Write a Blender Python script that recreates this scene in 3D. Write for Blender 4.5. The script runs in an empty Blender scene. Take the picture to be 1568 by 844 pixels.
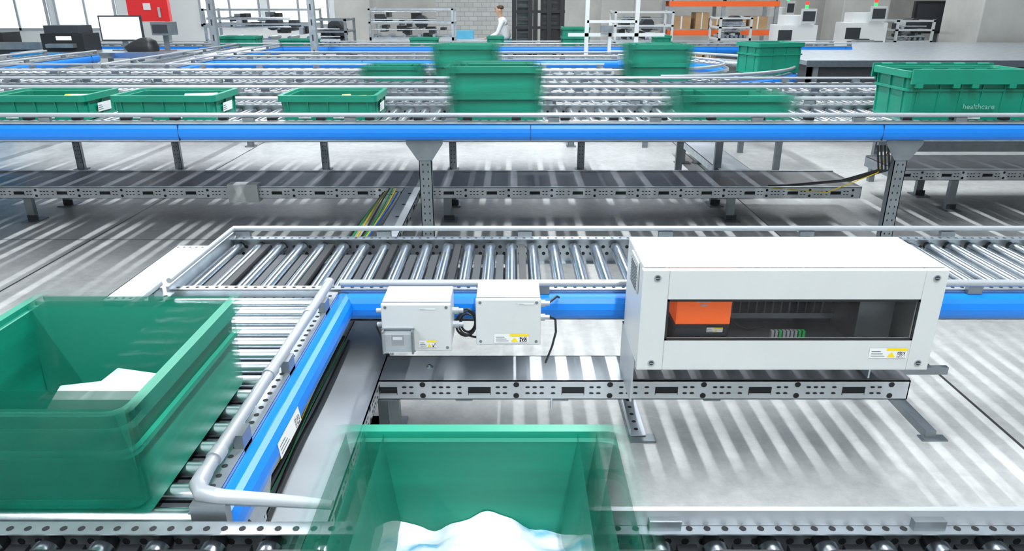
import bpy, math, random
from mathutils import Vector, Matrix, noise
random.seed(7)
S=bpy.context.scene
S.view_settings.view_transform='Standard'
col=S.collection

# ---------------------------------------------------------------- materials
M={}
def mat(name,base,rough=.5,metal=0.,var=0.,scale=8.,bump=0.,emit=None,estr=0.,stretch=None,trans=0.,alpha=1.,coat=0.,fade=None):
    m=bpy.data.materials.new(name); m.use_nodes=True
    nt=m.node_tree; b=nt.nodes['Principled BSDF']
    b.inputs['Base Color'].default_value=(*base,1); b.inputs['Roughness'].default_value=rough
    b.inputs['Metallic'].default_value=metal
    if coat: b.inputs['Coat Weight'].default_value=coat
    if trans: b.inputs['Transmission Weight'].default_value=trans
    if alpha<1: b.inputs['Alpha'].default_value=alpha
    if emit: b.inputs['Emission Color'].default_value=(*emit,1); b.inputs['Emission Strength'].default_value=estr
    if var or bump:
        tc=nt.nodes.new('ShaderNodeTexCoord'); mp=nt.nodes.new('ShaderNodeMapping')
        if stretch: mp.inputs['Scale'].default_value=stretch
        n=nt.nodes.new('ShaderNodeTexNoise'); n.inputs['Scale'].default_value=scale; n.inputs['Detail'].default_value=5
        nt.links.new(tc.outputs['Object'],mp.inputs[0]); nt.links.new(mp.outputs[0],n.inputs['Vector'])
        if var:
            r=nt.nodes.new('ShaderNodeValToRGB')
            r.color_ramp.elements[0].position=.3; r.color_ramp.elements[1].position=.7
            r.color_ramp.elements[0].color=(*[max(0,c*(1-var)) for c in base],1)
            r.color_ramp.elements[1].color=(*[min(1,c*(1+var)) for c in base],1)
            nt.links.new(n.outputs['Fac'],r.inputs[0]); nt.links.new(r.outputs[0],b.inputs['Base Color'])
        if bump:
            bp=nt.nodes.new('ShaderNodeBump'); bp.inputs['Strength'].default_value=bump; bp.inputs['Distance'].default_value=.01
            nt.links.new(n.outputs['Fac'],bp.inputs['Height']); nt.links.new(bp.outputs[0],b.inputs['Normal'])
    if fade:   # soft ends of a fast-moving object: opacity falls off along its travel axis
        ax,hw,B=fade
        tc=nt.nodes.new('ShaderNodeTexCoord'); sp=nt.nodes.new('ShaderNodeSeparateXYZ'); ab=nt.nodes.new('ShaderNodeMath'); ab.operation='ABSOLUTE'
        mr=nt.nodes.new('ShaderNodeMapRange'); mr.interpolation_type='SMOOTHSTEP'
        mr.inputs[1].default_value=hw-B; mr.inputs[2].default_value=hw+B; mr.inputs[3].default_value=1; mr.inputs[4].default_value=0
        nt.links.new(tc.outputs['Object'],sp.inputs[0]); nt.links.new(sp.outputs['XYZ'.index(ax)],ab.inputs[0]); nt.links.new(ab.outputs[0],mr.inputs[0]); nt.links.new(mr.outputs[0],b.inputs['Alpha'])
    M[name]=m; return m
mat('zinc',(.62,.67,.72),.22,1.,.10,30)
mat('galv',(.50,.55,.59),.36,.85,.14,14)
mat('sheet',(.52,.56,.59),.40,.5,.10,5)
mat('guide',(.37,.40,.43),.36,.3)
mat('blue',(.0,.185,.68),.40)
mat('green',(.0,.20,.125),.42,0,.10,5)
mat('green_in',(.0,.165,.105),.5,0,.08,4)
mat('green_sheet',(.0,.18,.115),.6,0,alpha=.60)
mat('green_sheetY',(.0,.18,.115),.6,0,alpha=.80)
mat('black',(.012,.013,.015),.45)
mat('hole',(.01,.012,.014),.8)
mat('dark',(.04,.045,.052),.45,.2)
mat('belt',(.10,.105,.115),.35,0,.15,12)
mat('leg',(.24,.27,.29),.4,.7,.12,12)
mat('white',(.54,.57,.57),.4,0,.02,6)
mat('label',(.70,.72,.72),.5)
mat('yellow',(.80,.60,.0),.5)
mat('orange',(1.,.16,.01),.45,emit=(1.,.14,.01),estr=.4)  # unlit unit; slight glow added to brighten it inside the dim enclosure
mat('orange_beam',(.85,.13,.02),.5)
mat('red',(.72,.012,.015),.4)
mat('cyan',(.01,.42,.85),.4)
mat('cable_green',(.02,.35,.08),.5)
mat('cable_blue',(.02,.15,.6),.5)
mat('paper',(.55,.60,.64),.6,0,.14,9)
mat('paper_blue',(.10,.42,.62),.6)
mat('faint',(.16,.38,.31),.6)
mat('cardboard',(.42,.27,.14),.8,0,.08,6)
mat('concrete_wall',(.42,.42,.40),.85,0,.14,1.5,.2)
mat('plaster',(.74,.76,.76),.8,0,.02,2)
mat('ceiling_mat',(.17,.18,.19),.9)
mat('glasswin',(.85,.93,.95),.3,0,emit=(.86,.95,1.),estr=2.)
mat('screen',(.8,.85,.88),.3,emit=(.85,.92,1.),estr=.4)
mat('smoke',(.06,.062,.065),.04,0,alpha=.12)
mat('clear',(.55,.6,.62),.06,0,alpha=.30)
mat('skin',(.60,.36,.25),.6)
mat('hair',(.06,.035,.02),.6)
mat('shirt',(.78,.80,.82),.8)
mat('trousers',(.02,.25,.30),.8)
mat('led_red',(.8,.02,.02),.3,emit=(1,.05,.02),estr=1.2)
mat('led_green',(.02,.6,.1),.3,emit=(.05,1,.2),estr=1.)
def qr():
    m=bpy.data.materials.new('qr'); m.use_nodes=True; nt=m.node_tree; b=nt.nodes['Principled BSDF']
    tc=nt.nodes.new('ShaderNodeTexCoord'); mp=nt.nodes.new('ShaderNodeMapping'); mp.inputs['Scale'].default_value=(450,450,450)
    w=nt.nodes.new('ShaderNodeTexWhiteNoise'); w.noise_dimensions='3D'
    sn=nt.nodes.new('ShaderNodeVectorMath'); sn.operation='FLOOR'
    r=nt.nodes.new('ShaderNodeValToRGB'); r.color_ramp.interpolation='CONSTANT'
    r.color_ramp.elements[0].color=(.02,.02,.02,1); r.color_ramp.elements[1].position=.5; r.color_ramp.elements[1].color=(.7,.7,.7,1)
    L=nt.links.new
    L(tc.outputs['Object'],mp.inputs[0]); L(mp.outputs[0],sn.inputs[0]); L(sn.outputs[0],w.inputs['Vector']); L(w.outputs['Value'],r.inputs[0]); L(r.outputs[0],b.inputs['Base Color'])
    M['qr']=m
qr()
def blockmat():
    m=bpy.data.materials.new('blocks'); m.use_nodes=True; nt=m.node_tree; b=nt.nodes['Principled BSDF']
    tc=nt.nodes.new('ShaderNodeTexCoord'); mp=nt.nodes.new('ShaderNodeMapping'); mp.inputs['Rotation'].default_value=(math.radians(90),0,0)
    br=nt.nodes.new('ShaderNodeTexBrick'); br.inputs['Scale'].default_value=2.2; br.inputs['Mortar Size'].default_value=.012
    br.inputs['Color1'].default_value=(.50,.51,.50,1); br.inputs['Color2'].default_value=(.42,.43,.42,1); br.inputs['Mortar'].default_value=(.26,.26,.26,1)
    L=nt.links.new; L(tc.outputs['Object'],mp.inputs[0]); L(mp.outputs[0],br.inputs[0]); L(br.outputs[0],b.inputs['Base Color']); b.inputs['Roughness'].default_value=.85
    M['blocks']=m
blockmat()
def floormat():
    m=bpy.data.materials.new('floor_concrete'); m.use_nodes=True; nt=m.node_tree; b=nt.nodes['Principled BSDF']; N=nt.nodes.new; L=nt.links.new
    tc=N('ShaderNodeTexCoord'); n1=N('ShaderNodeTexNoise'); n1.inputs['Scale'].default_value=.9; n1.inputs['Detail'].default_value=8; n1.inputs['Roughness'].default_value=.65
    n2=N('ShaderNodeTexNoise'); n2.inputs['Scale'].default_value=14; n2.inputs['Detail'].default_value=6; n2.inputs['Roughness'].default_value=.7
    L(tc.outputs['Object'],n1.inputs['Vector']); L(tc.outputs['Object'],n2.inputs['Vector'])
    mx=N('ShaderNodeMix'); mx.data_type='FLOAT'; mx.inputs[0].default_value=.4; L(n1.outputs['Fac'],mx.inputs[2]); L(n2.outputs['Fac'],mx.inputs[3])
    r=N('ShaderNodeValToRGB'); r.color_ramp.elements[0].position=.36; r.color_ramp.elements[1].position=.62
    r.color_ramp.elements[0].color=(.34,.35,.345,1); r.color_ramp.elements[1].color=(.58,.59,.58,1); L(mx.outputs[0],r.inputs[0])
    sp=N('ShaderNodeSeparateXYZ'); L(tc.outputs['Object'],sp.inputs[0])
    def line(out,off):
        a=N('ShaderNodeMath'); a.operation='ADD'; a.inputs[1].default_value=off; L(out,a.inputs[0])
        mo=N('ShaderNodeMath'); mo.operation='FLOORED_MODULO'; mo.inputs[1].default_value=5.0; L(a.outputs[0],mo.inputs[0])
        l=N('ShaderNodeMath'); l.operation='LESS_THAN'; l.inputs[1].default_value=.014; L(mo.outputs[0],l.inputs[0]); return l
    l1=line(sp.outputs['X'],-1.96+50); l2=line(sp.outputs['Y'],-4.88+50)
    mxl=N('ShaderNodeMath'); mxl.operation='MAXIMUM'; L(l1.outputs[0],mxl.inputs[0]); L(l2.outputs[0],mxl.inputs[1])
    c=N('ShaderNodeMix'); c.data_type='RGBA'; L(mxl.outputs[0],c.inputs[0]); L(r.outputs[0],c.inputs[6]); c.inputs[7].default_value=(.04,.04,.04,1)
    L(c.outputs[2],b.inputs['Base Color']); b.inputs['Roughness'].default_value=.42
    bp=N('ShaderNodeBump'); bp.inputs['Strength'].default_value=.12; bp.inputs['Distance'].default_value=.01; L(n2.outputs['Fac'],bp.inputs['Height']); L(bp.outputs[0],b.inputs['Normal'])
    M['floor_concrete']=m
floormat()

# ---------------------------------------------------------------- mesh builder
class MB:
    def __init__(s): s.v=[];s.f=[];s.m=[];s.sm=[];s.ml=[]
    def mi(s,n):
        if n not in s.ml: s.ml.append(n)
        return s.ml.index(n)
    def add(s,vs,fs,mt,smooth=False):
        o=len(s.v); k=s.mi(mt); s.v+= [tuple(x) for x in vs]
        for f in fs: s.f.append([i+o for i in f]); s.m.append(k); s.sm.append(smooth)
    def box(s,x0,x1,y0,y1,z0,z1,mt):
        vs=[(x,y,z) for z in(z0,z1) for y in(y0,y1) for x in(x0,x1)]
        s.add(vs,[(0,2,3,1),(4,5,7,6),(0,1,5,4),(2,6,7,3),(0,4,6,2),(1,3,7,5)],mt)
    def fbox(s,F,a0,a1,b0,b1,z0,z1,mt):
        vs=[F(x,y,z) for z in(z0,z1) for y in(b0,b1) for x in(a0,a1)]
        s.add(vs,[(0,2,3,1),(4,5,7,6),(0,1,5,4),(2,6,7,3),(0,4,6,2),(1,3,7,5)],mt)
    def cyl(s,p0,p1,r,mt,seg=12,r2=None,caps=True):
        p0=Vector(p0);p1=Vector(p1);ax=(p1-p0).normalized(); r2=r if r2 is None else r2
        t=Vector((0,0,1)) if abs(ax.z)<.9 else Vector((1,0,0)); e1=ax.cross(t).normalized(); e2=ax.cross(e1)
        vs=[]
        for P,R in((p0,r),(p1,r2)):
            for i in range(seg):
                a=2*math.pi*i/seg; vs.append(P+e1*math.cos(a)*R+e2*math.sin(a)*R)
        fs=[(i,i+seg,(i+1)%seg+seg,(i+1)%seg) for i in range(seg)]
        s.add(vs,fs,mt,True)
        if caps:
            s.add(vs[:seg],[tuple(range(seg))],mt); s.add(vs[seg:],[tuple(reversed(range(seg)))],mt)
    def disc(s,c,n,r,mt,seg=8,el=1.,up=None):
        c=Vector(c);n=Vector(n).normalized(); t=Vector((0,0,1)) if abs(n.z)<.9 else Vector((0,1,0))
        e1=t.cross(n).normalized(); e2=n.cross(e1)
        vs=[c+e1*math.cos(2*math.pi*i/seg)*r*el+e2*math.sin(2*math.pi*i/seg)*r for i in range(seg)]
        s.add(vs,[tuple(range(seg))],mt)
    def tube(s,pts,r,mt,seg=8):
        pts=[Vector(p) for p in pts]; rs=r if isinstance(r,(list,tuple)) else [r]*len(pts)
        vs=[];prev=None
        for i,p in enumerate(pts):
            t=(pts[min(i+1,len(pts)-1)]-pts[max(i-1,0)]).normalized()
            if prev is None:
                h=Vector((0,0,1)) if abs(t.z)<.9 else Vector((1,0,0)); e1=t.cross(h).normalized()
            else: e1=(prev-t*prev.dot(t)).normalized()
            prev=e1; e2=t.cross(e1)
            for k in range(seg):
                a=2*math.pi*k/seg; vs.append(p+e1*math.cos(a)*rs[i]+e2*math.sin(a)*rs[i])
        fs=[]
        for i in range(len(pts)-1):
            for k in range(seg):
                a=i*seg+k;b=i*seg+(k+1)%seg; fs.append((a,b,b+seg,a+seg))
        s.add(vs,fs,mt,True); s.add(vs[:seg],[tuple(reversed(range(seg)))],mt); s.add(vs[-seg:],[tuple(range(seg))],mt)
    def loft(s,rings,mt,capb=True,capt=True,smooth=False):
        n=len(rings[0]); vs=[p for r in rings for p in r]; fs=[]
        for i in range(len(rings)-1):
            for k in range(n):
                a=i*n+k;b=i*n+(k+1)%n; fs.append((a,b,b+n,a+n))
        s.add(vs,fs,mt,smooth)
        if capb: s.add(rings[0],[tuple(reversed(range(n)))],mt)
        if capt: s.add(rings[-1],[tuple(range(n))],mt)
    def prism(s,prof,F,a0,a1,mt):
        r0=[F(a0,b,z) for b,z in prof]; r1=[F(a1,b,z) for b,z in prof]
        s.loft([r0,r1],mt)
    def make(s,name,parent=None,bevel=0.):
        me=bpy.data.meshes.new(name); me.from_pydata(s.v,[],s.f)
        for n in s.ml: me.materials.append(M[n])
        me.polygons.foreach_set('material_index',s.m); me.polygons.foreach_set('use_smooth',s.sm)
        me.update(); o=bpy.data.objects.new(name,me); col.objects.link(o)
        if parent: o.parent=parent
        if bevel:
            bv=o.modifiers.new('bevel','BEVEL'); bv.width=bevel; bv.segments=2; bv.limit_method='ANGLE'
        return o
def empty(name):
    e=bpy.data.objects.new(name,None); col.objects.link(e); return e
def frame(O,u,v):
    return lambda a,b,z:(O[0]+u[0]*a+v[0]*b, O[1]+u[1]*a+v[1]*b, z)

def rrect(hx,hy,z,r,n=4,cx=0,cy=0):
    out=[]
    for qx,qy,a0 in((1,1,0),(-1,1,90),(-1,-1,180),(1,-1,270)):
        for i in range(n+1):
            a=math.radians(a0+90*i/n); out.append((cx+qx*(hx-r)+r*math.cos(a),cy+qy*(hy-r)+r*math.sin(a),z))
    return out

# ---------------------------------------------------------------- conveyors
def beamprof(b0,sgn,z0,z1,d):
    pts=[(b0,z0)]
    n=6; zc=(z0+z1)/2; hh=(z1-z0)/2
    for i in range(n+1):
        a=-math.pi/2+math.pi*i/n
        pts.append((b0+sgn*(d*.45+d*.55*math.cos(a)),zc+hh*math.sin(a)))
    pts.append((b0,z1))
    return pts
def side(mb,F,L,b,sgn,z,holes=True,beam=True,guide=True,hs=.05,gl=None,bz=(.0,-.085),bands=True,gr=.011):
    i=-sgn
    def rng(b1,b2): return (min(b1,b2),max(b1,b2))
    mb.fbox(F,0,L,*rng(b,b+i*.003),z-.10,z+.014,'galv')
    mb.fbox(F,0,L,*rng(b,b+i*.035),z+.012,z+.015,'galv')
    mb.fbox(F,0,L,*rng(b,b+i*.03),z-.10,z-.097,'galv')
    if holes:
        n=int(L/hs)
        for k in range(n):
            a=(k+.5)*hs
            mb.disc(F(a,b+i*.020,z+.0157),(0,0,1),hs*.2,'hole',8)
            p=F(a,b+i*.0036,z-.03); q=F(a,b+i*1.0036,z-.03); nn=Vector(q)-Vector(p)
            mb.disc(p,nn,.008,'hole',8)
            mb.disc(F(a+hs/2,b+i*.0036,z-.06),nn,.008,'hole',8)
            if not beam:
                mb.disc(F(a,b-i*.0006,z-.02),-nn,.007,'hole',8)
                mb.disc(F(a,b-i*.0006,z-.075),-nn,.007,'hole',8,el=1.7)
    if beam:
        z1=z+bz[0]; z0=z+bz[1]
        mb.prism(beamprof(b+sgn*.001,sgn,z0,z1,.045),F,0,L,'blue')
        if bands:
            mb.fbox(F,0,L,*rng(b,b+sgn*.03),z1+.002,z1+.012,'galv')
            n=int(L/1.9)
            for k in range(1,n+1): mb.fbox(F,k*1.9,k*1.9+.002,*rng(b,b+sgn*.0462),z0,z1,'dark')
    if guide:
        g0,g1=gl if gl else (0,L)
        bb=b+sgn*.012; zz=z+.048
        mb.tube([F(g0,bb,zz),F(g1,bb,zz)],gr,'guide',10)
        n=max(1,int((g1-g0)/.55))
        for k in range(n+1):
            a=g0+.04+(g1-g0-.08)*k/n
            mb.fbox(F,a-.03,a+.03,*rng(b,b+sgn*.022),z+.006,z+.036,'leg')
def legpair(mb,F,a,b0,b1,z,sides=(1,1),w=.07):
    for b,on,dr in((b0,sides[0],1),(b1,sides[1],-1)):
        if not on: continue
        lo,hi=(b,b+.045) if dr>0 else (b-.045,b)
        mb.fbox(F,a-w/2,a+w/2,lo,lo+.004,.01,z-.1,'leg')
        mb.fbox(F,a-w/2,a-w/2+.004,lo,hi,.01,z-.1,'leg')
        mb.fbox(F,a+w/2-.004,a+w/2,lo,hi,.01,z-.1,'leg')
        mb.fbox(F,a-w/2-.02,a+w/2+.02,lo-.04,hi+.03,0,.012,'leg')
        n=int((z-.2)/.04)
        p=Vector(F(a,lo-.001,.1)); q=Vector(F(a,lo-1,.1)); nn=q-p
        for k in range(n):
            mb.disc(F(a-.014,lo-.001,.08+k*.04),nn,.007,'hole',6,el=.6); mb.disc(F(a+.014,lo-.001,.08+k*.04),nn,.007,'hole',6,el=.6)
        g=.006
        pr=[F(a-.10,lo-g,z-.09),F(a+.10,lo-g,z-.09),F(a+.10,lo-g,z-.11),F(a+.04,lo-g,z-.2),F(a-.04,lo-g,z-.2),F(a-.10,lo-g,z-.11)]
        pr2=[F(a-.10,lo,z-.09),F(a+.10,lo,z-.09),F(a+.10,lo,z-.11),F(a+.04,lo,z-.2),F(a-.04,lo,z-.2),F(a-.10,lo,z-.11)]
        mb.loft([pr,pr2],'leg')
    mb.fbox(F,a-.02,a+.02,b0+.045,b1-.045,z-.14,z-.1,'leg')
def conveyor(name,O,u,v,L,W,z,pitch=.09,r=.025,seg=14,beams=(1,1),guides=(1,1),legs=(),holes=True,hs=.05,gl=None,gr=.011,legsides=(1,1),stripe_plates=None):
    F=frame(O,u,v); mb=MB()
    side(mb,F,L,0,-1,z,holes,beams[0],guides[0],hs,gl,gr=gr)
    side(mb,F,L,W,1,z,holes,beams[1],guides[1],hs,gr=gr)
    n=int((L-.04)/pitch)
    for k in range(n+1):
        a=.03+k*pitch
        zz=z-r
        mb.cyl(F(a,.034,zz),F(a,W-.034,zz),r,'zinc',seg)
        mb.cyl(F(a,.004,zz),F(a,.036,zz),r*.7,'black',8); mb.cyl(F(a,W-.036,zz),F(a,W-.004,zz),r*.7,'black',8)
        if stripe_plates and k%stripe_plates[0] in stripe_plates[1] and k<n: mb.fbox(F,a,a+pitch,.01,W-.01,z-.062,z-.058,'dark')  # added plates block some roller gaps to shape the light stripes below
    for a in legs: legpair(mb,F,a,0,W,z,legsides)
    return mb,F

H=1.6
Z1=.65; Z2=.985
# near conveyor
NP=.106
mb,F=conveyor('near',(-2.4,.50),(1,0),(0,1),4.8,.612,Z1,NP,.026,20,(1,0),(0,0),(.5,2.0,3.9),hs=.034)
for k in range(44):
    a=.03+k*NP
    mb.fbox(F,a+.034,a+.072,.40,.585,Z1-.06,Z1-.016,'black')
    mb.fbox(F,a+.040,a+.066,.50,.56,Z1-.016,Z1-.012,'leg')
    for bb in (.53,.50,.545,.43): mb.cyl(F(a,bb,Z1-.026),F(a,bb+.006,Z1-.026),.0275,'black',14)
    if k%2: mb.fbox(F,a,a+NP,.53,.536,Z1-.006,Z1+.002,'black')
    else: mb.fbox(F,a,a+NP,.545,.551,Z1-.006,Z1+.002,'black')
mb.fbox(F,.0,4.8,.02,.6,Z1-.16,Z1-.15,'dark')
mb.fbox(F,2.42,4.8,.60,.612,Z1+.016,Z1+.05,'guide')
for k in range(5): mb.fbox(F,2.66+k*.5,2.72+k*.5,.585,.602,Z1+.012,Z1+.036,'leg')
mb.make('roller_conveyor')

# middle conveyor
YM0,YM1=2.30,2.90
mb,F=conveyor('mid',(-1.19,YM0),(1,0),(0,1),4.9,YM1-YM0,Z1,.089,.0245,16,(0,0),(0,1),(.35,2.62,4.4),hs=.034,gr=.011,legsides=(0,1))
F2=frame((-.57,YM0),(1,0),(0,1))
mb.prism(beamprof(-.001,-1,Z1-.085,Z1+.003,.05),F2,0,4.28,'blue')
mb.tube([F2(-.02,-.016,Z1+.045),F2(4.28,-.016,Z1+.045)],.0125,'guide',12)
for k in range(9):
    mb.fbox(F2,.15+k*.5,.20+k*.5,-.018,.002,Z1+.005,Z1+.035,'leg')
for k in range(0,14):
    a=.03+k*.089
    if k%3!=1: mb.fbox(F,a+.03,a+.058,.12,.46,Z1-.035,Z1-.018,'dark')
    if k%3==1: mb.fbox(F,a+.031,a+.057,.05,.54,Z1-.02,Z1+.001,'black')
for k in range(26):
    a=1.3+k*.089
    mb.fbox(F,a+.02,a+.06,.03,.10,Z1-.09,Z1-.06,'dark')
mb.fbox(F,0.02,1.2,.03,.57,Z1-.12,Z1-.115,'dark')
mb.fbox(F,-.01,0,-.01,.61,Z1-.1,Z1+.03,'galv')
mb.tube([F(-.0,0,Z1+.048),F(-.0,.60,Z1+.048)],.010,'guide',10)
mb.fbox(F,-.25,-.012,0,.60,Z1-.03,Z1-.026,'sheet')
mb.fbox(F,-.25,-.246,0,.60,Z1-.07,Z1-.026,'galv')
mb.fbox(F,-.25,-.012,-.003,0,Z1-.09,Z1-.026,'galv')
for k in range(9):
    mb.disc(F(-.235+k*.026,-.0036,Z1-.045),(0,-1,0),.006,'hole',8); mb.disc(F(-.235+k*.026,.02,Z1-.0255),(0,0,1),.006,'hole',8)
    mb.disc(F(-.235+k*.026,.58,Z1-.0255),(0,0,1),.006,'hole',8)
mb.make('roller_conveyor')

# perpendicular transfer conveyor (runs towards camera)
mb,F=conveyor('perp',(-.60,1.135),(0,1),(-1,0),1.14,.60,Z1,.078,.023,16,(0,0),(0,1),(.25,),hs=.034,gr=.012)
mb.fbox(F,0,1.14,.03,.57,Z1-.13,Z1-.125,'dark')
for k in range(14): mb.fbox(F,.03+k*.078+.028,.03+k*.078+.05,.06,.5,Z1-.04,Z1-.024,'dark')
mb.prism(beamprof(-.001,-1,Z1-.085,Z1+.003,.05),F,-.0,1.16,'blue')
mb.tube([(-.625,2.275,.705),(-.625,2.0,.703),(-.628,1.6,.702),(-.63,1.25,.70),(-.63,1.20,.698)],.0145,'guide',12)
mb.tube([(-.63,1.22,.70),(-.628,1.18,.698),(-.61,1.155,.697),(-.57,1.147,.695),(-.45,1.142,.69),(-.35,1.136,.685)],[.017,.018,.018,.016,.013,.010],'guide',12)
for y in (1.26,1.62,2.0,2.24): mb.cyl((-.628,y,.702),(-.627,y+.035,.702),.0175,'guide',12)
for y in (1.35,1.7,2.1): mb.box(-.622,-.60,y,y+.05,.655,.70,'leg')
mb.box(-.625,-.556,1.125,1.15,.56,.69,'leg')
def lab(mb,P,e1,e2,w,h,qrs=True,yel=True):
    P=Vector(P);e1=Vector(e1);e2=Vector(e2);n=e1.cross(e2).normalized()
    q=lambda x0,x1,y0,y1,k,m: mb.add([P+e1*x0*w+e2*y0*h+n*k,P+e1*x1*w+e2*y0*h+n*k,P+e1*x1*w+e2*y1*h+n*k,P+e1*x0*w+e2*y1*h+n*k],[(0,1,2,3)],m)
    q(0,1,0,1,.0008,'label')
    if yel: q(.45,1,.75,1,.0014,'yellow')
    if qrs: q(.74,.95,.08,.66,.0014,'qr')
    for k in range(3): q(.05,.42-.06*k,.2+.22*k,.25+.22*k,.0014,'dark')
    if yel: mb.add([P+e1*.48*w+e2*.12*h+n*.0014,P+e1*.7*w+e2*.12*h+n*.0014,P+e1*.59*w+e2*.62*h+n*.0014],[(0,1,2)],'yellow')
lab(mb,(-.547,1.42,Z1-.062),(0,1,0),(-.12,0,1),.17,.042,True,False)
mb.make('transfer_conveyor')

# cables beside the transfer conveyor
mb=MB()
for i,(dx,z,mt) in enumerate(((0,.44,'black'),(.018,.43,'black'),(.030,.43,'cable_green'),(-.02,.41,'black'),(.042,.42,'black'),(.01,.46,'black'),(-.03,.43,'black'),(.026,.455,'yellow'))):
    pts=[(-.65+dx+.004*math.sin(k*.9+i),1.0+.1*k,z+.004*math.cos(k*1.3+i)) for k in range(15)]
    mb.tube(pts,.006 if mt=='black' else .002,mt,6)
mb.make('cable_run')

# ------------------------------------------------------------ lower trays
def channel_face(mb,F,L,b,z0,z1,nrm):
    zc=(z0+z1)/2
    per=.33; n=int(L/per)+1
    for k in range(n):
        a0=k*per
        def ok(a): return a<L-.03
        if ok(a0+.11):
            mb.fbox(F,a0+.035,a0+.115,b-.0012,b,zc-.019,zc+.012,'hole')
            mb.fbox(F,a0+.037,a0+.113,b-.0018,b,zc-.019,zc-.012,'galv')
        if ok(a0+.21):
            for zz in(.022,-.022): mb.disc(F(a0+.205,b-.0012,zc+zz),nrm,.0105,'hole',10)
        for x in (.005,.14,.165,.245,.27,.295,):
            for zz in(.012,-.012):
                if ok(a0+x): mb.disc(F(a0+x,b-.0012,zc+zz),nrm,.004,'hole',6,el=2.2)
def tray(name,O,u,v,L,W,z,h,legs=(),top='sheet',nrm=(0,-1,0)):
    F=frame(O,u,v); mb=MB()
    mb.fbox(F,0,L,0,W,z-.004,z,top)
    mb.fbox(F,0,L,0,.004,z-h,z,'sheet'); mb.fbox(F,0,L,W-.004,W,z-h,z,'galv')
    mb.fbox(F,0,L,0,.03,z-h,z-h+.003,'galv')
    mb.fbox(F,0,.004,0,W,z-h,z,'galv'); mb.fbox(F,L-.004,L,0,W,z-h,z,'galv')
    channel_face(mb,F,L,0,z-h,z,nrm)
    for a in legs:
        for b in(.02,W-.06):
            mb.fbox(F,a-.03,a+.03,b,b+.04,0.008,z-h+.005,'leg'); mb.fbox(F,a-.05,a+.07,b-.06,b+.1,0,.01,'leg')
            mb.fbox(F,a-.03,a+.05,b-.002,b+.0,.008,.05,'dark')
    return mb,F
mb,F=tray('t',(-.52,2.2),(1,0),(0,1),1.92,.19,.36,.075)
mb.fbox(F,.93,1.92,.006,.188,.3605,.364,'belt')
mb.cyl(F(.22,.1,.36),F(.22,.1,.364),.012,'galv',12); mb.cyl(F(.22,.1,.364),F(.22,.1,.37),.006,'zinc',6)
# floor brackets set back beneath the belt
mb.fbox(F,2.14,2.18,.18,.55,.0,.035,'leg'); mb.fbox(F,2.12,2.22,.16,.20,0,.006,'leg'); mb.fbox(F,2.14,2.18,.50,.54,.0,.56,'leg'); mb.fbox(F,1.9,2.16,.17,.19,.29,.32,'leg')
mb.fbox(F,.98,1.045,.18,.50,.012,.018,'sheet'); mb.fbox(F,.98,.984,.18,.5,.0,.045,'sheet'); mb.fbox(F,.98,1.08,.15,.20,0,.01,'leg'); mb.fbox(F,1.0,1.04,.46,.50,.0,.56,'leg')
for k in range(5): mb.disc(F(1.012,.22+k*.055,.0186),(0,0,1),.009,'hole',8)
for a in(.05,.32,.66,1.2): mb.fbox(F,a,a+.06,.0,.02,.278,.287,'leg')
mb.cyl(F(.66,.0,.25),F(.66,.0,.29),.004,'zinc',8)
for a in (.05,): mb.fbox(F,a,a+.04,.15,.19,.0,.29,'leg')
mb.make('cable_tray')
mb,F=tray('t',(-.467,1.16),(0,1),(-1,0),1.6,.19,.362,.06,(.3,1.3),nrm=(1,0,0))
mb.fbox(F,0,1.6,.192,.200,.355,.385,'galv')
mb.make('cable_tray')

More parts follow.
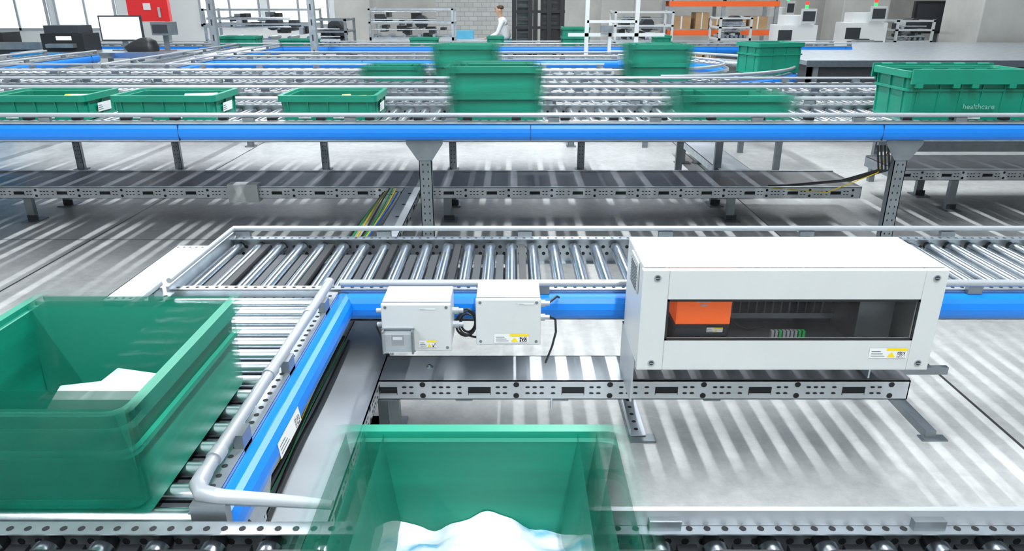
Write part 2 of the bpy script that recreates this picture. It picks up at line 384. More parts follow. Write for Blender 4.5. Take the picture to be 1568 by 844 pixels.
# ------------------------------------------------------------ big enclosure
def enclosure():
    mb=MB()
    x0,x1,y0,y1,z0,z1=.387,1.275,1.965,2.242,.545,.876
    t=.02
    mb.box(x0,x1,y0,y1,z1-t*.3,z1,'white'); mb.box(x0,x1,y0,y1,z0,z0+t*.3,'white')
    mb.box(x0,x0+.006,y0,y1,z0+.006,z1-.006,'white'); mb.box(x1-.006,x1,y0,y1,z0+.006,z1-.006,'white')
    mb.box(x0+.006,x1-.006,y1-.006,y1,z0+.006,z1-.006,'dark')
    wx0,wx1,wz0,wz1=.462,1.213,.643,.776
    ya,yb=1.945,1.967
    e=.004
    mb.box(x0-e,wx0,ya,yb,z0-e,z1-.006,'white'); mb.box(wx1,x1+e,ya,yb,z0-e,z1-.006,'white')
    mb.box(wx0,wx1,ya,yb,z0-e,wz0,'white'); mb.box(wx0,wx1,ya,yb,wz1,z1-.006,'white')
    o=mb.make('shell',bevel=.0025)
    m2=MB()
    g=.006
    m2.box(wx0,wx1,ya-.0005,ya+.004,wz0,wz0+g,'black');m2.box(wx0,wx1,ya-.0005,ya+.004,wz1-g,wz1,'black')
    m2.box(wx0,wx0+g,ya-.0005,ya+.004,wz0,wz1,'black');m2.box(wx1-g,wx1,ya-.0005,ya+.004,wz0,wz1,'black')
    for X in(x0+.04,x1-.03):
        for Z in(z0+.022,z1-.03):
            m2.cyl((X,ya-.003,Z),(X,ya+.001,Z),.0105,'galv',14); m2.cyl((X,ya-.0045,Z),(X,ya-.002,Z),.007,'dark',12)
            m2.box(X-.006,X+.006,ya-.0055,ya-.004,Z-.0012,Z+.0012,'zinc')
    lab(m2,(1.09,ya-.0008,.583),(1,0,0),(0,0,1),.115,.034)
    m2.box(x0-.006,x0-.001,2.02,2.14,.765,.865,'white')
    for k in range(9): m2.box(x0-.009,x0-.005,2.03,2.13,.772+k*.0095,.776+k*.0095,'leg')
    # mounting side plate and feet down to the tray
    m2.box(x0+.004,x0+.010,2.06,2.30,.36,.545,'sheet'); m2.box(x1-.03,x1-.024,2.2,2.30,.37,.545,'galv')
    m2.box(x1+.004,x1+.05,2.2,2.205,.53,.68,'galv'); m2.box(x1-.06,x1+.09,2.1,2.2,.527,.532,'galv')
    for k in range(4): m2.disc((x1+.028,2.199,.55+k*.035),(0,-1,0),.007,'hole',8)
    for k in range(4): m2.disc((x1-.04+.03*k,2.15,.5326),(0,0,1),.006,'hole',8)
    # content
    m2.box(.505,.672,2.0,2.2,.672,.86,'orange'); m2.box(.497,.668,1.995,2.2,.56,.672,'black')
    m2.box(.502,.664,1.992,1.996,.635,.66,'dark')
    m2.box(.565,.605,1.9985,1.9995,.745,.752,'label'); m2.box(.575,.598,1.9985,1.9995,.733,.738,'label')
    lab(m2,(.60,1.9915,.648),(1,0,0),(0,0,1),.05,.016,False)
    m2.box(.70,1.22,2.03,2.225,.556,.575,'leg'); 
    m2.box(.72,1.2,2.2,2.21,.60,.62,'zinc'); m2.box(1.09,1.2,2.05,2.225,.56,.78,'leg')
    for k in range(9): m2.box(.80+k*.012,.808+k*.012,1.985,2.0,.56,.654,'cable_green' if k in(2,7,8) else 'guide')
    for k in range(13): m2.box(.72+k*.028,.725+k*.028,2.228,2.234,.6,.84,'leg')
    m2.tube([(.69,2.10,.66),(.72,2.07,.635),(.75,2.05,.63),(.79,2.03,.65)],.004,'black',6)
    o2=m2.make('fittings')
    m3=MB(); m3.box(wx0+g,wx1-g,ya+.006,ya+.009,wz0+g,wz1-g,'smoke'); o3=m3.make('window_pane')
    e=empty('electrical_enclosure')
    for q in(o,o2,o3): q.parent=e
enclosure()

# ------------------------------------------------------------ small junction boxes
def jbox(x0,x1,y0,y1,z0,z1,breaker):
    mb=MB()
    mb.box(x0,x1,y0+.018,y1,z0,z1,'white'); mb.box(x0-.002,x1+.002,y0,y0+.016,z0-.002,z1-.003,'white')
    o=mb.make('housing',bevel=.004)
    m2=MB()
    m2.box(x0+.002,x1-.002,y0+.015,y0+.019,z0+.002,z1-.002,'leg')
    for X in(x0+.012,x1-.012):
        for Z in(z0+.012,z1-.014): m2.cyl((X,y0-.001,Z),(X,y0+.003,Z),.005,'leg',10)
    if breaker:
        m2.box(x0+.005,x0+.10,y0-.02,y0,z0+.012,z0+.085,'guide')
        m2.box(x0+.03,x0+.07,y0-.022,y0-.018,z0+.03,z0+.065,'black'); m2.box(x0+.035,x0+.065,y0-.024,y0-.021,z0+.05,z0+.06,'label')
        m2.box(x0+.008,x0+.097,y0-.05,y0-.0225,z0+.016,z0+.081,'clear')
        for a,b_ in((.004,.010),(.096,.102)): m2.box(x0+a,x0+b_,y0-.045,y0-.02,z0+.010,z0+.088,'leg')
        m2.box(x0+.0,x0+.105,y0-.025,y0-.02,z0+.008,z0+.013,'leg'); m2.box(x0+.0,x0+.105,y0-.025,y0-.02,z0+.085,z0+.09,'leg')
        lab(m2,(x0+.115,y0-.0005,z0+.012),(1,0,0),(0,0,1),.055,.026)
        lab(m2,(x0+.12,y0-.0005,z0+.145),(1,0,0),(0,0,1),.05,.005,False,False)
    else:
        lab(m2,(x0+.055,y0-.0005,z0+.008),(1,0,0),(0,0,1),.11,.03)
        lab(m2,(x0+.13,y0-.0005,z0+.14),(1,0,0),(0,0,1),.05,.005,False,False)
    for Z in(z0+.05,z0+.1):
        for sx,X in((1,x1),(-1,x0)):
            if (sx<0 and not breaker): continue
            m2.cyl((X,(y0+y1)/2+.02,Z),(X+sx*.02,(y0+y1)/2+.02,Z),.012,'guide',10); m2.cyl((X+sx*.02,(y0+y1)/2+.02,Z),(X+sx*.035,(y0+y1)/2+.02,Z),.008,'guide',10)
    m2.box(x0+.02,x1-.02,y1,y1+.035,z0+.04,z0+.12,'galv')
    o2=m2.make('fittings'); e=empty('junction_box'); o.parent=e;o2.parent=e
jbox(-.413,-.196,2.06,2.21,.549,.715,True)
jbox(-.112,.089,2.045,2.21,.578,.738,False)
mb=MB()
def arc(cx,cy,cz,rx,rz,a0,a1,n=14,tw=0): return [(cx+rx*math.cos(math.radians(a0+(a1-a0)*i/n)),cy+tw*i/n,cz+rz*math.sin(math.radians(a0+(a1-a0)*i/n))) for i in range(n+1)]
mb.tube(arc(-.152,2.19,.585,.030,.045,90,470,22,.02),.004,'black',8)
mb.tube(arc(-.157,2.20,.575,.034,.045,120,440,22,.02),.004,'black',8)
mb.tube(arc(-.15,2.20,.58,.024,.036,60,420,22,.02),.004,'black',8)
mb.tube([(-.16,2.2,.54),(-.13,2.21,.525),(-.05,2.22,.52),(.03,2.23,.52)],.004,'black',8)
mb.tube([(.12,2.15,.63),(.145,2.17,.61),(.15,2.2,.55),(.14,2.23,.48),(.12,2.26,.40)],.004,'black',8)
mb.tube([(.12,2.147,.68),(.15,2.19,.685),(.16,2.24,.66)],.004,'black',8)
mb.tube([(-.445,2.15,.6),(-.46,2.2,.57),(-.455,2.25,.5),(-.44,2.27,.42)],.005,'black',8)
mb.make('cable_loop')

# ------------------------------------------------------------ back rows
rows=[
 (-7.5,8.5,3.90,4.57,.09,(1,1),(1.8,7.02,9.65,12.3),.05,(1,0),(5,(0,1,3))),
 (-7.5,8.0,4.64,5.23,.09,(1,0),(),.06,(0,0),(5,(0,1,3))),
 (-7.5,4.5,5.30,5.88,.09,(1,0),(),.09,(0,0),(5,(0,1,3))),
 (-7.5,1.2,5.95,6.57,.09,(1,1),(),.09,(0,0),(5,(0,1,3))),
 (-7.5,0.9,6.66,7.22,.09,(1,1),(1.3,3.1,4.1,5.6,6.9,8.2),.12,(0,1),(5,(0,1,3))),
 (-3.6,1.2,8.43,9.05,.12,(1,1),(.5,2.5,4.3),.12,(1,1),None),
 (-6.5,5.0,11.0,11.6,.14,(1,1),(1,4,7,10),.2,(1,1),None),
]
for i,(x0,x1,y0,y1,pt,bm,lg,hs,ls,cv) in enumerate(rows):
    mb,F=conveyor('row',(x0,y0),(1,0),(0,1),x1-x0,y1-y0,Z2,pt,.0225,10 if i else 14,bm,(1,1),lg,hs=hs,holes=i<5,gr=.009 if i else .012,legsides=ls,stripe_plates=cv)
    if i==0:
        for k in range(60):
            a=.05+k*.266; mb.fbox(F,a,a+.05,.02,.05,Z2+.016,Z2+.03,'black')
        for a in (1,3.6,6.4,9.2,12): mb.fbox(F,a,a+.05,.6,1.6,Z2-.14,Z2-.1,'leg')
    mb.make('roller_conveyor')
for x,y0,y1 in((-3.4,7.22,11.0),(-5.2,7.22,9.3)):
    mb,F=conveyor('x',(x,y0),(0,1),(-1,0),y1-y0,.6,Z2,.12,.026,10,(1,1),(1,1),(),hs=.1)
    mb.make('roller_conveyor')
def curve(cx,cy,r0,r1,a0,a1,z):
    mb=MB(); n=34
    def P(r,a,z): return (cx+r*math.cos(a),cy+r*math.sin(a),z)
    A=[math.radians(a0+(a1-a0)*i/n) for i in range(n+1)]
    def band(prof,mt):
        mb.loft([[P(r,a,zz) for r,zz in prof] for a in A],mt)
    band([(r0,z-.1),(r0,z+.015),(r0+.03,z+.015),(r0+.03,z-.1)],'galv'); band([(r1-.03,z-.1),(r1-.03,z+.015),(r1,z+.015),(r1,z-.1)],'galv')
    band([(r1,z-.09),(r1+.04,z-.075),(r1+.05,z-.045),(r1+.04,z-.01),(r1,z)],'blue'); band([(r0,z),(r0-.04,z-.01),(r0-.05,z-.045),(r0-.04,z-.075),(r0,z-.09)],'blue')
    for rr in(r0-.01,r1+.012): mb.tube([P(rr,a,z+.055) for a in A],.014,'guide',8)
    for i in range(46):
        a=math.radians(a0+(a1-a0)*(i+.5)/46)
        mb.cyl(P(r0+.035,a,z-.025),P(r1-.035,a,z-.025),.02,'zinc',8,.03)
    for i in range(30):
        a=math.radians(a0+(a1-a0)*(i+.5)/30); mb.disc(P(r1-.015,a,z+.016),(0,0,1),.014,'hole')
    for i in range(4):
        a=math.radians(a0+(a1-a0)*(i+.5)/4)
        for rr in(r0+.02,r1-.04):
            x,y,_=P(rr,a,0); mb.box(x-.03,x+.03,y-.02,y+.02,0,z-.1,'leg')
    mb.make('curved_roller_conveyor')
curve(1.2,7.50,.93,1.55,-90,90,Z2)

def lowdeck(name,x0,x1,y0,y1,z,legs):
    mb,F=tray('d',(x0,y0),(1,0),(0,1),x1-x0,y1-y0,z,.085,legs,top='belt')
    L=x1-x0
    mb.fbox(F,0,L,.02,y1-y0-.02,z,z+.004,'belt')
    mb.fbox(F,0,L,0,.012,z,z+.008,'galv'); mb.fbox(F,0,L,y1-y0-.02,y1-y0,z,z+.012,'galv')
    return mb,F
mb,F=lowdeck('a',-6.5,2.68,5.33,5.88,.275,(2.75,6.0,8.2))
mb.fbox(F,4.33,4.56,-.03,.06,.165,.305,'white')
mb.make('belt_conveyor')
mb,F=lowdeck('a',3.1,7.5,5.65,6.2,.34,(.5,2.5)); mb.make('belt_conveyor')
mb,F=tray('t',(-.68,3.05),(0,1),(-1,0),2.2,.13,.30,.05,(.5,),nrm=(1,0,0))
for k in range(6): mb.disc(F(.5+k*.3,.065,.3008),(0,0,1),.015,'hole',8)
for i,mt in enumerate(('cable_blue','yellow','cable_green','black','yellow','cable_green','black')):
    mb.tube([(-.84-.018*i+.006*math.sin(k+i),3.0+k*.3,.31+.02*math.sin(k*.8+i)) for k in range(8)],.0065,mt,6)
mb.make('cable_tray')
mb,F=tray('t',(2.05,6.0),(0,1),(-1,0),1.9,.28,.26,.07,(.3,1.5),nrm=(1,0,0)); mb.make('cable_tray')
mb=MB()
for i in range(4): mb.tube([(2.02+.02*i,3.93,.86),(2.06+.02*i,3.95,.72),(1.98+.02*i,4.2,.6),(1.93+.03*i,4.9,.4),(1.95+.02*i,5.3,.3)],.006,'black',6)
mb.tube([(2.1,3.95,.84),(2.07,3.97,.7),(1.95,4.3,.5),(1.97,5.3,.28)],.003,'yellow',6)
mb.make('cable_bundle')

# ------------------------------------------------------------ totes
def tote_geo(mb,w,d,h,cx,cy,z,mt='green',mi='green_in',rib=True,tap=.93,lid=False):
    R=lambda s,zz,r=.03: rrect(w/2*s[0],d/2*s[1],z+zz,r,3,cx,cy)
    lw=.018/(w/2); ld=.018/(d/2); lh=min(.035,h*.25)
    b=(tap,tap-.02); wt=(1-lw,1-ld)
    def mix(t): return (b[0]+(wt[0]-b[0])*t,b[1]+(wt[1]-b[1])*t)
    rings=[R(b,0),R(mix((h-lh)/h),h-lh),R((1,1),h-lh),R((1,1),h)]
    mb.loft(rings,mt,True,False)
    ti=.022/(w/2); tj=.022/(d/2)
    rin=[R((1,1),h),R((1-ti,1-tj),h),R((1-ti*1.1,1-tj*1.1),h-.012),R((1-ti*1.5,1-tj*1.5),h-.014),R((mix(.1)[0]-ti*.7,mix(.1)[1]-tj*.7),.01)]
    rin[-1]=[(p[0],p[1],z+.01) for p in rin[-1]]
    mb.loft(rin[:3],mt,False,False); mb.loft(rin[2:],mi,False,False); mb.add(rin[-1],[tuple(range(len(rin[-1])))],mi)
    t=.62; a=mix(t); k=.010
    if h>.2:
        s1=(a[0]+k/(w/2),a[1]+k/(d/2))
        mb.loft([R(a,h*t-.008),R(s1,h*t-.006),R(s1,h*t+.006),R(a,h*t+.008)],mt,False,False)
    if rib:
        nx=max(2,int(w/.13))
        for i in range(nx+1):
            x=cx-w/2*.8+w*.8*i/nx
            for sy in(-1,1):
                y0=cy+sy*d/2*mix(.05)[1]; y1=cy+sy*d/2*(mix(.95)[1])
                vs=[(x-.004,y0,z+.01),(x+.004,y0,z+.01),(x+.004,y1+sy*.010,z+h-lh),(x-.004,y1+sy*.010,z+h-lh)]
                mb.loft([[vs[0],vs[1],(x+.004,y0-sy*.01,z+.01),(x-.004,y0-sy*.01,z+.01)],[vs[3],vs[2],(x+.004,y1-sy*.01,z+h-lh),(x-.004,y1-sy*.01,z+h-lh)]],mt,False,False)
        ny=2
        for i in range(ny+1):
            y=cy-d/2*.7+d*.7*i/ny
            for sx in(-1,1):
                x0=cx+sx*w/2*mix(.05)[0]; x1=cx+sx*w/2*mix(.95)[0]
                mb.loft([[(x0+sx*.003,y-.004,z+.01),(x0+sx*.003,y+.004,z+.01),(x0-sx*.01,y+.004,z+.01),(x0-sx*.01,y-.004,z+.01)],[(x1+sx*.010,y-.004,z+h-lh),(x1+sx*.010,y+.004,z+h-lh),(x1-sx*.01,y+.004,z+h-lh),(x1-sx*.01,y-.004,z+h-lh)]],mt,False,False)
    if lid:
        for sy in(-1,1):
            y=cy+sy*(d/2+.012)
            mb.box(cx-w/2*.97,cx+w/2*.97,min(y,y+sy*.014),max(y,y+sy*.014),z+h-.065,z+h+.012,mt)
            for i in range(7):
                x=cx-w/2*.9+i*w*.9/6.6
                if i in(1,4): continue
                mb.box(x,x+w*.05,min(y,y+sy*.017),max(y,y+sy*.017),z+h-.085,z+h-.06,mt)
            for i in range(5):
                x=cx-w/2*.85+i*w*.85/4.4
                mb.cyl((x,y,z+h+.004),(x+w*.09,y,z+h+.004),.011,mt,8)
def tote(cx,cy,z,w=.6,d=.4,h=.14,stack=1,lid=False,cont=None,labels=True,rz=0.):
    mb=MB()
    for s in range(stack): tote_geo(mb,w,d,h,0,0,s*(h-.01),lid=lid and s==stack-1)
    if labels:
        for lx in(-.3,.05): lab(mb,(w*lx,-d/2*.945-.003,.012),(1,0,0),(0,-.1,1),.07,.018,False,False)
        lab(mb,(w/2*.96,-.06,.03),(0,1,0),(.08,0,1),.14,.050,False,False)
    o=mb.make('shell')
    e=empty('plastic_tote'); o.parent=e; e.location=(cx,cy,z); e.rotation_euler[2]=rz
    if cont:
        mc=MB(); cont(mc); oc=mc.make('contents'); oc.parent=e
    return e
fm={}
def moving_tote(cx,cy,z,w,d,h,axis,B,stack=1,cont=None,bev=.012):
    """fast-moving tote: body stretched along its travel, ends dissolving"""
    hw=(w if axis=='X' else d)/2
    st=(.12,1,1.6) if axis=='X' else (1,.12,1.6)
    key='%s%.2f%.2f'%(axis,hw,B)
    if key not in fm:
        fm[key]=1
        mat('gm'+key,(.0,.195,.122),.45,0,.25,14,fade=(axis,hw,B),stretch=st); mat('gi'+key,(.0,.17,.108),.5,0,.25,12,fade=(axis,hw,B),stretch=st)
    mb=MB(); W=w+2*B*(axis=='X'); D=d+2*B*(axis=='Y')
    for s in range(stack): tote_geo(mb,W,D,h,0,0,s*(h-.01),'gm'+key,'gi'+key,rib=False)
    HT=stack*(h-.01)+.01
    for sg in(-1,1):
        for off in (-.9,-.3,.3):
            t=hw+off*B; b=t-.03
            o_=(d if axis=='X' else w)/2-.022; o2=o_-.02
            if axis=='X': q=[(sg*b,-o2,.012),(sg*b,o2,.012),(sg*t,o_,HT-.004),(sg*t,-o_,HT-.004)]
            else: q=[(-o2,sg*b,.012),(o2,sg*b,.012),(o_,sg*t,HT-.004),(-o_,sg*t,HT-.004)]
            mb.add(q,[(0,1,2,3)],'green_sheet' if axis=='X' else 'green_sheetY')
    o=mb.make('shell'); e=empty('plastic_tote'); o.parent=e; e.location=(cx,cy,z)
    if cont:
        mc=MB(); cont(mc); oc=mc.make('contents',bevel=bev); oc.parent=e
        for p in oc.data.polygons: p.use_smooth=True
    return e
def slab(mc,x,y,z,w,d,h,rz,mt,tilt=0):
    m=Matrix.Translation((x,y,z))@Matrix.Rotation(rz,4,'Z')@Matrix.Rotation(tilt,4,'X')
    vs=[m@Vector((sx*w/2,sy*d/2,sz*h/2)) for sz in(-1,1) for sy in(-1,1) for sx in(-1,1)]
    mc.add(vs,[(0,2,3,1),(4,5,7,6),(0,1,5,4),(2,6,7,3),(0,4,6,2),(1,3,7,5)],mt)
mat('papY',(.52,.58,.58),.6,0,.35,22,stretch=(1,.15,1)); mat('yelY',(.60,.48,.06),.6,0,.25,14,stretch=(1,.2,1))
def heapmat():
    m=mat('heap',(.5,.5,.5),.65,0,.3,16,stretch=(.3,1,1))
    r=[n for n in m.node_tree.nodes if n.type=='VALTORGB'][0]
    r.color_ramp.elements[0].position=.36; r.color_ramp.elements[0].color=(.10,.32,.48,1)
    e=r.color_ramp.elements.new(.46); e.color=(.50,.57,.62,1)
    r.color_ramp.elements[-1].position=.62; r.color_ramp.elements[-1].color=(.66,.70,.72,1)
heapmat()
def c_left(mc):
    slab(mc,.02,-.01,.085,.13,.28,.010,-.25,'papY',.12); slab(mc,-.03,.0,.07,.15,.24,.010,.25,'papY',.05); slab(mc,.04,.03,.055,.18,.2,.02,.1,'papY')
    slab(mc,.165,.02,.065,.07,.22,.014,-.25,'yelY',.1); slab(mc,.13,-.06,.055,.09,.2,.015,-.1,'papY',.1)
def c_mid(mc):   # loose white and blue bags as one heap
    nx,ny=36,44; W,D=.39,.50
    vs=[];fs=[]
    for j in range(ny+1):
        for i in range(nx+1):
            x=-W/2+W*i/nx; y=-D/2+D*j/ny
            h=.052+.045*noise.noise(Vector((x*9,y*9,.7)))+.018*noise.noise(Vector((x*26,y*26,3.1)))+.030*math.exp(-((x-.02)**2/.006+(y-.17)**2/.008))
            vs.append((x,y,max(.014,h)))
    for j in range(ny):
        for i in range(nx):
            a=j*(nx+1)+i; fs.append((a,a+1,a+nx+2,a+nx+1))
    mc.add(vs,fs,'heap',True)
def c_a(mc): slab(mc,.12,.06,.085,.12,.1,.03,.3,'paper',.2); slab(mc,.05,.08,.095,.07,.05,.02,.2,'yellow',.2)
def c_b(mc): slab(mc,.12,.04,.08,.18,.12,.05,.3,'paper',.2); slab(mc,-.14,.03,.04,.14,.12,.05,.1,'cable_blue')
def c_c(mc): slab(mc,.05,.08,.085,.05,.05,.04,.3,'cardboard',.2); slab(mc,.14,.06,.085,.06,.05,.03,.2,'yellow',.2)
moving_tote(-.965,1.42,Z1+.002,.53,.51,.245,'Y',.055,cont=c_left,bev=.004)
moving_tote(-.055,.80,Z1+.002,.44,.58,.245,'X',.055,cont=c_mid,bev=0)
YR=4.20
tote(-2.64,YR,Z2,.57,.40,.135,cont=c_a); tote(-1.93,YR,Z2,.58,.40,.135,cont=c_b); tote(-1.02,YR,Z2,.55,.40,.135,cont=c_c)
moving_tote(-.09,YR,Z2,.47,.40,.15,'X',.07,2)
moving_tote(1.25,YR,Z2,.55,.40,.135,'X',.12)
e=tote(2.52,YR,Z2,.74,.42,.265,lid=True,labels=False)
m_=MB(); lab(m_,(-.0,-.208,.012),(1,0,0),(0,-.1,1),.07,.018,False,False); q_=m_.make('sticker'); q_.parent=e
cu=bpy.data.curves.new('tote_text','FONT'); cu.body='healthcare'; cu.size=.042; cu.extrude=.0005; cu.materials.append(M['faint'])
t=bpy.data.objects.new('tote_text',cu); col.objects.link(t); t.parent=e; t.location=(-.04,-.210,.065); t.rotation_euler=(math.radians(86),0,0)
moving_tote(-.38,6.25,Z2,.48,.38,.15,'X',.09,2)
moving_tote(-1.0,6.28,Z2,.45,.38,.12,'X',.09)
moving_tote(1.22,6.27,Z2,.48,.38,.15,'X',.09,2)
tote(2.40,6.95,Z2,.50,.38,.27,rz=math.radians(15),lid=False,labels=False)
for x,w,h,st in((-1.32,.42,.12,1),(-.25,.26,.14,1),(.95,.42,.14,2),(2.25,.25,.15,1),(-3.2,.55,.1,1),(-4.1,.6,.14,1)):
    tote(x,11.3,Z2,w,.38,h,stack=st,labels=False)

# ------------------------------------------------------------ room
def plain(name,x0,x1,y0,y1,z0,z1,mt):
    mb=MB(); mb.box(x0,x1,y0,y1,z0,z1,mt); return mb.make(name)
RX0,RX1,RY0,RY1,RZ=-14,14,-4,20,5.6
plain('floor',RX0,RX1,RY0,RY1,-.1,0,'floor_concrete')
plain('ceiling',RX0,RX1,RY0,RY1,RZ,RZ+.1,'ceiling_mat')
plain('wall_left',RX0-.2,RX0,RY0,RY1,0,RZ,'plaster'); plain('wall_right',RX1,RX1+.2,RY0,RY1,0,RZ,'concrete_wall')
plain('wall_front',RX0,RX1,RY0-.2,RY0,0,RZ,'concrete_wall')
mb=MB()
for a,b,mt in((-14,-4.2,'plaster'),(-4.2,-2.0,'concrete_wall'),(-2.0,0.1,'blocks'),(.1,14,'concrete_wall')):
    mb.box(a,b,RY1,RY1+.2,0,RZ,mt)
mb.make('wall_back')
for i,(a,b) in enumerate(((-13.8,-12.2),(-12.0,-10.4),(-8.2,-6.6),(-6.4,-4.8))):
    mb=MB(); z0,z1=.9 if i<2 else 1.0,3.4
    mb.box(a,b,RY1-.05,RY1-.03,z0,z1,'glasswin')
    for X in(a,(a+b)/2-.03,b-.06): mb.box(X,X+.06,RY1-.09,RY1-.02,z0,z1,'guide')
    for Zz in(z0,2.0,z1-.06): mb.box(a,b,RY1-.09,RY1-.02,Zz,Zz+.06,'guide')
    mb.make('window_%d'%(i+1))
for i in range(3):
    mb=MB(); y=3+i*5
    mb.box(RX0+.03,RX0+.05,y,y+3.6,1.0,3.6,'glasswin')
    for Y in(y,y+1.8,y+3.54): mb.box(RX0+.01,RX0+.08,Y,Y+.06,1.0,3.6,'guide')
    for Zz in(1.0,3.54): mb.box(RX0+.01,RX0+.08,y,y+3.6,Zz,Zz+.06,'guide')
    mb.make('window_%d'%(i+5))
mb=MB(); mb.box(-8.1,-7.24,16.0,16.12,1.22,3.0,'red'); mb.box(-7.75,-7.6,15.985,16.0,1.45,1.58,'label'); mb.box(-7.45,-7.4,15.97,16.0,1.3,1.5,'galv')
mb.box(-8.05,-7.99,16.02,16.1,0,1.22,'leg'); mb.box(-7.36,-7.3,16.02,16.1,0,1.22,'leg'); mb.make('red_fire_cabinet')
def column(x,y,w,mt='concrete_wall',name='concrete_column'):
    mb=MB(); mb.box(x-w/2,x+w/2,y-w/2,y+w/2,0,RZ,mt); mb.box(x-w/2-.02,x+w/2+.02,y-w/2-.02,y+w/2+.02,0,.12,'leg'); mb.make(name,bevel=.02)
column(8.75,13.75,1.2); column(2.25,16.5,.7); column(7.6,16.8,1.0); column(-3.6,17.5,.8)
for x,y in((-4.12,10.4),(-2.75,10.4)):
    mb=MB(); mb.box(x-.045,x+.045,y-.045,y+.045,0,RZ,'galv'); mb.box(x-.1,x+.1,y-.1,y+.1,0,.015,'leg')
    for k in range(22): mb.box(x-.01,x+.01,y-.0465,y-.045,.3+k*.2,.38+k*.2,'dark')
    mb.make('steel_post')
mb=MB()
for x in(.93,1.55): mb.box(x-.025,x+.025,9.35,9.4,0,1.9,'white')
mb.box(.7,1.9,9.35,9.4,1.2,1.24,'white'); mb.box(.93,1.55,9.35,9.4,1.36,1.39,'white'); mb.box(1.2,1.24,9.35,9.4,1.0,1.36,'white'); mb.box(.9,1.6,9.3,9.34,1.86,1.9,'white')
mb.box(1.1,1.25,9.3,9.36,1.25,1.33,'leg')
mb.make('sensor_frame')
mb=MB()
x0,x1,y=.0,1.05,15
for x in(x0,x0+.32,x0+.42,x1-.36,x1-.1): mb.box(x,x+.09,y,y+.1,0,2.4,'black')
for z in (.3,.7,1.1,1.4,1.7,2.1): mb.box(x0,x1,y+.02,y+.08,z,z+.05,'black')
for k in range(9): mb.box(x0+.1,x0+.34,y+.05,y+.4,.9+k*.12,.94+k*.12,'dark')
mb.box(x0+.58,x0+.95,y+.1,y+.5,.0,2.3,'black'); mb.box(x0+.1,x0+.4,y+.3,y+.5,.2,2.2,'leg')
for k in range(5): mb.box(x0+.62,x0+.9,y+.09,y+.1,1.05+k*.13,1.10+k*.13,'dark'); 
mb.make('server_rack')
mb=MB()
for x in(3.1,4.15,5.2):
    for yy in(15.0,15.7): mb.box(x,x+.07,yy,yy+.06,0,2.6,'galv')
for z in(.5,1.08,1.62,2.2):
    for yy in(14.98,15.74): mb.box(3.1,5.27,yy,yy+.04,z-.1,z,'orange_beam')
    mb.box(3.15,5.22,15,15.75,z,z+.02,'galv')
for z in(.52,1.10,1.64):
    x=3.22
    while x<5.0:
        w=random.uniform(.25,.42); h=random.uniform(.18,.33); mb.box(x,x+w,15.08,15.5,z,z+h,'cardboard'); mb.box(x+w*.42,x+w*.5,15.078,15.5,z,z+h+.002,'label'); x+=w+random.uniform(.02,.1)
mb.make('storage_shelving')
def wmachine(x,y,w,h):
    mb=MB()
    mb.box(x,x+w,y,y+.7,.08,h*.62,'label'); mb.box(x+w*.1,x+w,y+.15,y+.7,h*.62,h*.88,'label'); mb.box(x+w*.25,x+w*.95,y+.25,y+.65,h*.88,h,'label')
    mb.box(x+.03,x+w-.03,y-.002,y,h*.16,h*.3,'guide'); mb.box(x+.03,x+w-.03,y-.002,y,h*.33,h*.46,'guide'); mb.box(x+.05,x+w*.4,y+.148,y+.15,h*.68,h*.82,'dark')
    mb.box(x-.25,x,y+.15,y+.6,h*.5,h*.53,'white'); mb.box(x+w*.2,x+w*.6,y-.1,y+.1,h*.62,h*.68,'guide'); mb.box(x+w*.22,x+w*.5,y-.08,y+.06,h*.68,h*.69,'dark')
    mb.box(x+w*.55,x+w*.9,y+.1,y+.16,h*.9,h*1.08,'white'); mb.box(x+w*.58,x+w*.87,y+.095,y+.1,h*.93,h*1.05,'dark')
    mb.box(x+w*.12,x+w*.95,y+.145,y+.15,h*.64,h*.66,'leg')
    mb.cyl((x+w*.8,y+.4,h),(x+w*.8,y+.4,h+.1),.02,'galv',8); mb.cyl((x+w*.8,y+.4,h+.1),(x+w*.8,y+.4,h+.17),.03,'led_green',8); mb.cyl((x+w*.8,y+.4,h+.17),(x+w*.8,y+.4,h+.23),.03,'led_red',8)
    for a in(.05,w-.1): mb.cyl((x+a,y+.1,0),(x+a,y+.1,.08),.03,'black',8); mb.cyl((x+a,y+.6,0),(x+a,y+.6,.08),.03,'black',8)
    mb.make('document_printer',bevel=.012)
wmachine(4.75,13.4,.75,1.38); wmachine(6.05,13.6,.8,1.42); wmachine(5.5,15.9,.5,1.5)
